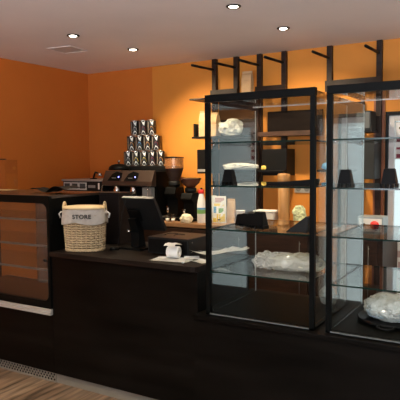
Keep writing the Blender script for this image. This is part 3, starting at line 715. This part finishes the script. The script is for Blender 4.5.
# flat grill / cooker left of it
t = thing('panini_grill', 'black appliance with silver top rim and three pale square panels', 'appliance', (-4.55, 4.62, ZB)); t.location = (-4.50, 4.56, ZB); t.scale = (1.08, 1, 0.94)
MB().box(0.0, 0.50, 0.06, 0.42, 0.05, 0.30, 0.01).obj('body', MT['black_plastic'], t)
MB().box(-0.02, 0.49, 0.0, 0.46, 0.305, 0.425, 0.02).obj('upper_housing', MT['char'], t)
MB().box(-0.03, 0.50, -0.01, 0.47, 0.418, 0.440, 0.010).obj('top_rim', MT['steel'], t)
for k in range(3):
    xx = 0.0+k*0.105
    f_ = MB().box(xx, xx+0.098, -0.008, 0.0, 0.318, 0.405, 0.003).obj('panel_frame', mat('pale_grey_frame', (0.62, 0.65, 0.65), 0.4), t)
    MB().box(xx+0.012, xx+0.086, -0.010, -0.0082, 0.335, 0.393).obj('panel', mat('dark_grey_window', (0.09, 0.10, 0.10), 0.2), f_)
MB().box(0.33, 0.42, -0.006, 0.0, 0.345, 0.375).obj('badge', MT['grey_panel'], t)
MB().box(0.46, 0.475, -0.006, 0.0, 0.33, 0.40).obj('switch', MT['milk'], t)
for xx in (0.03, 0.47): MB().lathe([(0.018, 0), (0.015, 0.05)], (xx, 0.12, 0), 12).obj('foot', MT['black'], t)
# tamper / arm on the end
t = thing('lever_press', 'black lever juicer arm standing between the silver-rimmed appliance and the dome', 'juicer', (-4.03, 4.50, ZB)); t.location = (-3.92, 4.40+0.21, ZB+0.0)
t.location = (-4.16, 4.66, ZB+0.415)
MB().tube([(0, 0, 0.006), (0.02, 0, 0.06), (0.04, -0.01, 0.075), (0.07, -0.02, 0.07), (0.12, -0.03, 0.055)], 0.010, 8).obj('lever', MT['black'], t)
MB().lathe([(0.04, 0), (0.04, 0.008), (0.012, 0.012)], seg=20).obj('base', MT['black'], t)
MB().lathe([(0.0, 0), (0.022, 0.0), (0.022, 0.03), (0, 0.03)], (0.12, -0.03, 0.035), 16).obj('cup', MT['chrome'], t)

# ------------------------------------------------------------------ grinders
def grinder(loc, label, kind):
    t = thing('coffee_grinder', label, 'coffee grinder', loc, group='coffee grinders')
    MB().box(-0.085, 0.085, -0.11, 0.11, 0.0, 0.03, 0.006).obj('base', MT['black_plastic'], t)
    MB().prism([(-0.03, 0.03), (0.10, 0.03), (0.11, 0.25), (0.08, 0.34), (-0.06, 0.34), (-0.09, 0.27), (-0.02, 0.22)], 'x', -0.065, 0.065, bev=0.012).obj('body', MT['black_plastic'], t)
    MB().lathe([(0.05, 0), (0.06, 0.01), (0.06, 0.05), (0.045, 0.06)], (0, 0.01, 0.345), 24).obj('collar', MT['char'], t)
    MB().box(-0.012, 0.012, -0.135, -0.05, 0.135, 0.15, 0.003).lathe([(0.012, 0), (0.016, 0.05)], (0, -0.115, 0.085), 12).obj('portafilter_fork', MT['chrome'], t)
    if kind == 'tall':
        MB().lathe([(0.05, 0.0), (0.062, 0.03), (0.092, 0.12), (0.096, 0.13)], (0, 0.01, 0.40), 32, cap=False).obj('hopper_funnel', MT['beans'], t)
        MB().lathe([(0.096, 0.0), (0.098, 0.105)], (0, 0.01, 0.53), 32, cap=False).obj('hopper', MT['hopper'], t)
        MB().lathe([(0.0, 0.0), (0.102, 0.0), (0.102, 0.010), (0, 0.014)], (0, 0.01, 0.6355), 32).obj('lid', MT['black_plastic'], t)
    else:
        MB().lathe([(0.04, 0.0), (0.055, 0.02), (0.088, 0.055), (0.105, 0.10)], (0, 0.01, 0.40), 32, cap=False).obj('hopper', mat('red_brown_plastic', (0.10, 0.03, 0.018), 0.2), t)
        MB().lathe([(0.0, 0.0), (0.109, 0.0), (0.110, 0.014), (0.10, 0.02), (0, 0.022)], (0, 0.01, 0.501), 32).obj('lid', mat('brown_smoke_lid', (0.05, 0.02, 0.014), 0.2), t)
    return t
g1 = grinder((-3.195, 4.80, ZB), 'coffee grinder with the tall amber hopper full of beans', 'tall')
g2 = grinder((-3.00, 4.80, ZB), 'coffee grinder with the low wide brown bowl hopper', 'low')
g2.scale = (1, 1, 0.83)
for k, (x, y) in enumerate([(-3.13, 4.58), (-3.07, 4.59)]):
    t = thing('shot_glass', ['left one of two small glasses before the grinders', 'right one of two small glasses before the grinders'][k], 'glass', (x, y, ZB+0.001), group='two small glasses before the grinders')
    MB().lathe([(0.02, 0.0), (0.026, 0.08), (0.0245, 0.08), (0.0185, 0.006), (0, 0.005)], seg=20).obj('cup', MT['clear_acrylic'], t)
    MB().lathe([(0.018, 0.008), (0.021, 0.035), (0, 0.035)], seg=16).obj('contents', MT['milk'], t)
    t.location.z = ZB+0.14 if False else ZB+0.001

# ------------------------------------------------------------------ bottle and cloth
t = thing('milk_bottle', 'white plastic milk bottle with red cap and green label band', 'bottle', (-2.79, 4.67, ZB)); t.scale = (0.85, 0.85, 0.97)
MB().lathe([(0, 0), (0.045, 0), (0.050, 0.008), (0.050, 0.18), (0.044, 0.22), (0.026, 0.285), (0.024, 0.30)], seg=28).obj('body', MT['milk'], t)
MB().lathe([(0.0508, 0.095), (0.0508, 0.135)], seg=28, cap=False).obj('label_band', MT['green'], t)
MB().lathe([(0.0508, 0.136), (0.0508, 0.155)], seg=28, cap=False).obj('label_strip', MT['blue'], t)
MB().lathe([(0.032, 0.295), (0.034, 0.30), (0.032, 0.335), (0, 0.337)], seg=24).obj('cap', MT['red'], t)
MB().lathe([(0.012, 0.337), (0.012, 0.352), (0, 0.354)], seg=12).obj('cap_tip', MT['black'], t)
o = blob('cream_cloth', MT['cream'], 0.062, 0.045, 0.046, amp=0.012, seed=21, ridg=0.004); tag(o, 'crumpled cream cloth lying beside the milk bottle', 'cloth', loc=(-2.925, 4.60, ZB))
# napkin holder etc behind bottle
o = MB().box(-0.05, 0.05, -0.03, 0.03, 0, 0.25, 0.006).obj('napkin_box', MT['tub'], None); tag(o, 'pale narrow box behind the milk bottle', 'box', loc=(-2.84, 4.95, ZB))

# snack pouch, craft pouch, white cup, tub, canister, packet, socket
t = thing('snack_pouch', 'colourful yellow and white printed snack pouch on the back counter', 'food pouch', (-2.63, 4.74, ZB), math.radians(14))
b_ = MB()
prof = [(0, 0.030), (0.03, 0.034), (0.15, 0.024), (0.235, 0.008), (0.262, 0.003)]
vs = []
for z, dd in prof:
    wv = 0.068
    vs.append([b_.bm.verts.new((-wv, -dd*0.3, z)), b_.bm.verts.new((0, -dd, z)), b_.bm.verts.new((wv, -dd*0.3, z)), b_.bm.verts.new((wv, dd*0.3, z)), b_.bm.verts.new((0, dd, z)), b_.bm.verts.new((-wv, dd*0.3, z))])
for a, b in zip(vs, vs[1:]):
    for k in range(6): b_.bm.faces.new((a[k], a[(k+1)%6], b[(k+1)%6], b[k]))
b_.bm.faces.new(vs[0]); b_.bm.faces.new(vs[-1])
b_.obj('pouch', MT['milk'], t)
def pr(m, x0, x1, z0, z1, nm='printed_patch'):
    def dep(z):
        for (a, da), (b, db) in zip(prof, prof[1:]):
            if a <= z <= b: return da+(db-da)*(z-a)/(b-a)
        return 0
    def yy_(x, z): dd = dep(z); return -dd + (abs(x)/0.068)*dd*0.7 - 0.0012
    q = MB(); N = 6; g = [[q.bm.verts.new((x0+(x1-x0)*i/N, yy_(x0+(x1-x0)*i/N, z0+(z1-z0)*j/N), z0+(z1-z0)*j/N)) for i in range(N+1)] for j in range(N+1)]
    for j in range(N):
        for i in range(N): q.bm.faces.new((g[j][i], g[j][i+1], g[j+1][i+1], g[j+1][i]))
    q.obj(nm, m, t)
pr(MT['yellow'], -0.02, 0.06, 0.015, 0.09); pr(MT['blue'], -0.055, -0.025, 0.10, 0.16); pr(MT['yellow'], -0.05, 0.05, 0.165, 0.19); pr(MT['pinkish'], -0.04, 0.05, 0.20, 0.245); pr(MT['yellow'], -0.06, -0.025, 0.01, 0.05); pr(MT['green'], 0.0, 0.045, 0.10, 0.145); pr(MT['ink'], -0.01, 0.02, 0.03, 0.04)
def paper_bag(loc, label, w_, d_, h_, rz=0, fold=True, grp='brown paper bags'):
    t = thing('paper_bag', label, 'paper bag', loc, math.radians(rz), group=grp)
    b = MB(); z1_ = h_*0.9
    A = [(-w_/2, -d_/2), (w_/2, -d_/2), (w_/2, 0), (w_/2, d_/2), (-w_/2, d_/2), (-w_/2, 0)]
    lv = [(0, 1, 1), (h_*0.6, 1, 0.95), (h_*0.85, 1, 0.55), (h_*0.93, 1, 0.2), (h_, 1, 0.16)]; V = []
    for z, sx, sy in lv:
        V.append([b.bm.verts.new((x*(sx if y else (sx - (1-sy)*0.15)), y*sy, z)) for x, y in A])
    for a, c in zip(V, V[1:]):
        for k in range(6): b.bm.faces.new((a[k], a[(k+1)%6], c[(k+1)%6], c[k]))
    b.bm.faces.new(V[0]); b.bm.faces.new(V[-1])
    o = b.obj('body', MT['craft'], t)
    MB().box(-w_/2-0.001, w_/2+0.001, -d_*0.5*0.2-0.004, -d_*0.5*0.16-0.0005, h_*0.92, h_).obj('top_fold', MT['craft'], t)
    return t
paper_bag((-2.53, 4.80, ZB), 'beige paper pouch beside the colourful snack pouch on the back counter', 0.075, 0.05, 0.235, 10)
t = thing('takeaway_cup', 'white flared cup on the back counter beside the beige pouch', 'cup', (-2.44, 4.82, ZB))
MB().lathe([(0, 0), (0.030, 0), (0.031, 0.004), (0.043, 0.115), (0.046, 0.118), (0.046, 0.124), (0.041, 0.122), (0.028, 0.006), (0, 0.006)], seg=28).obj('cup', MT['milk'], t)
MB().lathe([(0.028, -0.004), (0.034, 0.0), (0.034, 0.05), (0.028, 0.05)], (0.0, 0, 0.06), 24, cap=False).obj('sleeve', MT['tub'], t) if False else None
t = thing('storage_tub', 'rectangular white plastic tub on the back counter beside the wooden canister', 'tub', (-2.16, 4.82, ZB))
b = MB(); 
def frus(b, w0, d0, w1, d1, z0, z1):
    va = [b.bm.verts.new((x, y, z0)) for x, y in ((-w0, -d0), (w0, -d0), (w0, d0), (-w0, d0))]; vb = [b.bm.verts.new((x, y, z1)) for x, y in ((-w1, -d1), (w1, -d1), (w1, d1), (-w1, d1))]
    b.bm.faces.new(va); b.bm.faces.new(vb)
    for k in range(4): b.bm.faces.new((va[k], va[(k+1)%4], vb[(k+1)%4], vb[k]))
frus(b, 0.085, 0.06, 0.108, 0.075, 0, 0.125); bmesh.ops.bevel(b.bm, geom=b.bm.edges[:], offset=0.008, segments=2, affect='EDGES'); b.obj('tub', MT['tub'], t)
MB().box(-0.113, 0.113, -0.08, 0.08, 0.126, 0.136, 0.003).obj('lid', MT['milk'], t)
t = thing('bamboo_canister', 'tall round golden wooden canister with domed lid on the back counter', 'canister', (-1.985, 4.80, ZB))
MB().lathe([(0, 0), (0.050, 0), (0.053, 0.006), (0.053, 0.40), (0.050, 0.404)], seg=32).obj('body', MT['tube_wood'], t)
MB().lathe([(0.054, 0.405), (0.058, 0.408), (0.058, 0.44), (0.057, 0.445), (0.058, 0.45), (0.058, 0.472), (0.053, 0.48), (0, 0.483)], seg=32).obj('lid', MT['tube_wood'], t)
o = blob('green_packet', MT['pale_green'], 0.062, 0.04, 0.10, amp=0.018, seed=31, ridg=0.007, sc_=16); tag(o, 'crumpled pale green packet standing under the wall socket', 'packet', loc=(-1.845, 4.84, ZB))
t = thing('wall_socket', 'double grey socket plate on the orange wall above the green packet', 'wall socket', (-1.93, YB, 1.325))
MB().box(-0.085, 0.085, -0.012, -0.0005, -0.042, 0.042, 0.003).obj('plate', MT['socket'], t)
for xx in (-0.042, 0.042):
    MB().lathe([(0.0, 0), (0.024, 0), (0.027, 0.003), (0.020, 0.004), (0.018, 0.0015), (0, 0.0015)], (xx, -0.0125, 0), 20, rot=Matrix.Rotation(PI/2, 3, 'X')).obj('socket_ring', mat('dark_grey_socket', (0.2, 0.19, 0.17), 0.5), t)
# yellow fruit, blue packet
t = thing('card_machine', 'silver boxy machine with a round red dial on the back counter end', 'machine', (-1.27, 4.60, ZB+0.0))
t.location = (-1.125, 4.66, ZB)
MB().prism([(-0.08, 0.0), (0.14, 0.0), (0.14, 0.13), (-0.02, 0.13), (-0.08, 0.05)], 'y', -0.06, 0.06, bev=0.006).obj('housing', MT['steel'], t) if False else None
MB().box(-0.12, 0.085, -0.09, 0.09, 0.0, 0.14, 0.008).obj('housing', MT['grey_panel'], t)
MB().box(-0.105, 0.075, -0.0935, -0.0905, 0.02, 0.125, 0.001).obj('front_plate', MT['milk'], t)
MB().lathe([(0, 0), (0.035, 0), (0.035, 0.012), (0, 0.015)], (0.02, -0.094, 0.075), 24, rot=Matrix.Rotation(PI/2, 3, 'X')).obj('red_dial', MT['red'], t)
MB().lathe([(0, 0), (0.012, 0), (0.012, 0.02), (0, 0.02)], (-0.065, -0.094, 0.075), 14, rot=Matrix.Rotation(PI/2, 3, 'X')).obj('knob', MT['black'], t)
sheet('stack of pale papers on the back counter left of the silver machine', -1.55, 4.66, 0.22, 0.12, 5, 0.02, z=ZB+0.002, seed=9, grp=None)

# ------------------------------------------------------------------ wall racks: posts, pegs, shelves
def rack(x0, x1, z_low, label, board=(2.225, 2.325), pegs=(1, 1)):
    t = thing('wall_rack', label, 'wall rack', (x0, YB, 0), group='wooden wall racks with pegs')
    Wd = x1-x0
    for xx in (0, Wd):
        ps = MB().box(xx-0.024, xx+0.024, -0.05, -0.002, z_low, 2.645, 0.002).obj('post', MT['dark_wood'], t)
        MB().tube([(xx-0.005, -0.05, 2.535), (xx-0.012, -0.46, 2.527)], 0.0125, 10).obj('peg', MT['black'], ps)
    MB().box(-0.03, Wd+0.03, -0.078, -0.0505, board[0], board[1], 0.002).obj('crossboard', MT['dark_wood'], t)
    return t
ZR = 1.0
rack(-2.885, -2.635, ZR, 'pegged wooden wall rack furthest left, above the white bag')
rack(-2.375, -2.115, ZR, 'middle pegged wooden wall rack, right of the paper bag at the ceiling')
rack(-1.665, -1.215, ZR, 'widest pegged wooden wall rack, above the right cabinet')

def board(x0, x1, z, th, label, y0=4.86, m=None, name='wall_shelf', end=None, front=0, y1=YB-0.052, grp='dark wooden wall shelves'):
    t = thing(name, label, 'shelf', (x0, YB, z), group=grp)
    MB().box(0, x1-x0, y0-YB, y1-YB, 0, th, 0.002).obj('board', m or MT['dark_wood'], t)
    if end:
        for a in end: MB().box(a-x0-0.009, a-x0+0.009, y0-YB+0.003, y1-YB-0.003, th+0.001, th+0.13, 0.001).obj('side_panel', MT['black'], t)
    if front: MB().box(0, x1-x0, y0-YB-0.012, y0-YB-0.001, -0.003, front, 0.001).obj('front_board', MT['dark_wood'], t)
    return t
board(-3.02, -2.41, 1.825, 0.02, 'dark wall shelf carrying brown paper bags and the white bag', y0=4.87, end=(-2.99,), m=MT['black'])
board(-3.00, -2.36, 2.205, 0.014, 'thin black shelf edge poking out left of the left cabinet top', y0=4.80, m=MT['black'])
board(-2.27, -1.72, 1.825, 0.042, 'thick brown wall shelf in front of a dark panel, left cabinet upper right', y0=4.86, m=MT['brown_wood'])
o = MB().box(-2.27, -1.72, YB-0.075, YB-0.052, 1.87, 2.07, 0.002).obj('wall_panel', MT['panel_dark'], None); tag(o, 'dark wooden panel standing on the thick brown wall shelf', 'wall panel')
board(-2.27, -1.72, 2.205, 0.02, 'dark upper board above the thick brown shelf', y0=4.86) 
board(-2.70, -2.30, 1.49, 0.018, 'low dark wall shelf carrying the rolled white bag', y0=4.86, m=MT['black'])
board(-1.47, -1.215, 1.835, 0.02, 'short dark shelf with grey box beside the door', y0=4.86, m=MT['black'])
# dark back panels behind the shelves
o = MB().box(-2.80, -2.36, YB-0.10, YB-0.052, 1.0, 2.24, 0.002).obj('wall_panel', MT['dark_wood'], None); tag(o, 'dark wooden back panel behind the white bags', 'wall panel')
def wall_box(x0, x1, z0, z1, label, y0=4.88, m=None):
    t = thing('wall_cabinet', label, 'wall cabinet', (x0, YB, z0))
    MB().box(0, x1-x0, y0-YB+0.012, -0.053, 0, z1-z0, 0.003).obj('carcass', m or MT['black'], t)
    MB().box(0.003, x1-x0-0.003, y0-YB, y0-YB+0.011, 0.003, z1-z0-0.003, 0.002).obj('door', m or MT['black'], t)
    return t
wb = wall_box(-2.965, -2.815, 1.47, 1.715, 'black wall box with silver strip left of the left cabinet')
MB().box(0.01, 0.14, -0.275, -0.2705, 0.02, 0.045).obj('silver_strip', MT['steel'], wb)
wall_box(-2.245, -1.995, 1.455, 1.705, 'square black wall cabinet behind the middle of the left cabinet')
wb = wall_box(-1.265, -1.155+0.0, 1.40, 1.79, 'dark grey wall cabinet beside the glazed back door', m=MT['char']) if False else None
t = thing('wall_speaker', 'grey metal box on the short shelf beside the back door', 'metal box', (-1.30, 4.96, 1.856))
MB().box(-0.055, 0.075, -0.08, 0.10, 0, 0.16, 0.006).obj('body', MT['dark_grey'], t)
MB().box(-0.045, 0.065, -0.083, -0.0805, 0.012, 0.148).obj('front_plate', mat('mid_grey_plate', (0.12, 0.13, 0.13), 0.4), t)
wb = wall_box(-1.33, -1.19, 1.43, 1.74, 'grey-fronted wall cabinet under the short shelf by the door', m=MT['dark_grey'])

o = MB().box(-1.635, -1.345, YB-0.045, YB-0.001, 1.0, 2.12, 0.002).obj('wall_panel', MT['dark_wood'], None); tag(o, 'dark wooden back panel behind the left side glass of the right cabinet', 'wall panel')  # dark panel put here so the glass reflection shows against it
# items on the wall shelves
paper_bag((-2.925, 4.96, 1.846), 'brown paper bag left of the cabinet post on the upper wall shelf', 0.075, 0.09, 0.26, 4)
paper_bag((-2.80, 4.97, 1.846), 'brown paper bag just right of the left cabinet post', 0.075, 0.09, 0.24, -5)
paper_bag((-2.44, 4.98, 2.22), 'brown paper bag high up between the rack posts near the ceiling', 0.10, 0.07, 0.245, 0)
o = blob('white_plastic_bag', MT['bag_white'], 0.125, 0.07, 0.085, amp=0.022, seed=41, sc_=11, ridg=0.006); tag(o, 'puffy white plastic bag on the upper wall shelf', 'bag', loc=(-2.615, 4.955, 1.846))
o = blob('rolled_plastic_bag', MT['bag_white'], 0.185, 0.055, 0.035, amp=0.012, seed=43, sc_=13, ridg=0.004); tag(o, 'long flat rolled white plastic bag on the low wall shelf', 'bag', loc=(-2.50, 4.94, 1.509))
o = blob('yellow_tub', MT['yellow'], 0.022, 0.02, 0.022, amp=0.003, seed=2, sub=3); tag(o, 'tiny yellow pot in front of the square black wall cabinet', 'pot', loc=(-2.225+0.02, 4.84, 1.51))
# board under the yellow pot
board(-2.28, -1.99, 1.488, 0.018, 'narrow dark ledge below the square black wall cabinet', y0=4.80, y1=4.872, m=MT['black'])
o = blob('blue_packet', MT['blue'], 0.05, 0.03, 0.035, amp=0.01, seed=5, ridg=0.003); tag(o, 'small bright blue packet seen between the two cabinets', 'packet', loc=(-1.62, 4.95, 1.512))
board(-1.70, -1.40, 1.49, 0.02, 'dark ledge with the blue packet, seen between the cabinets', y0=4.88, m=MT['dark_wood'])
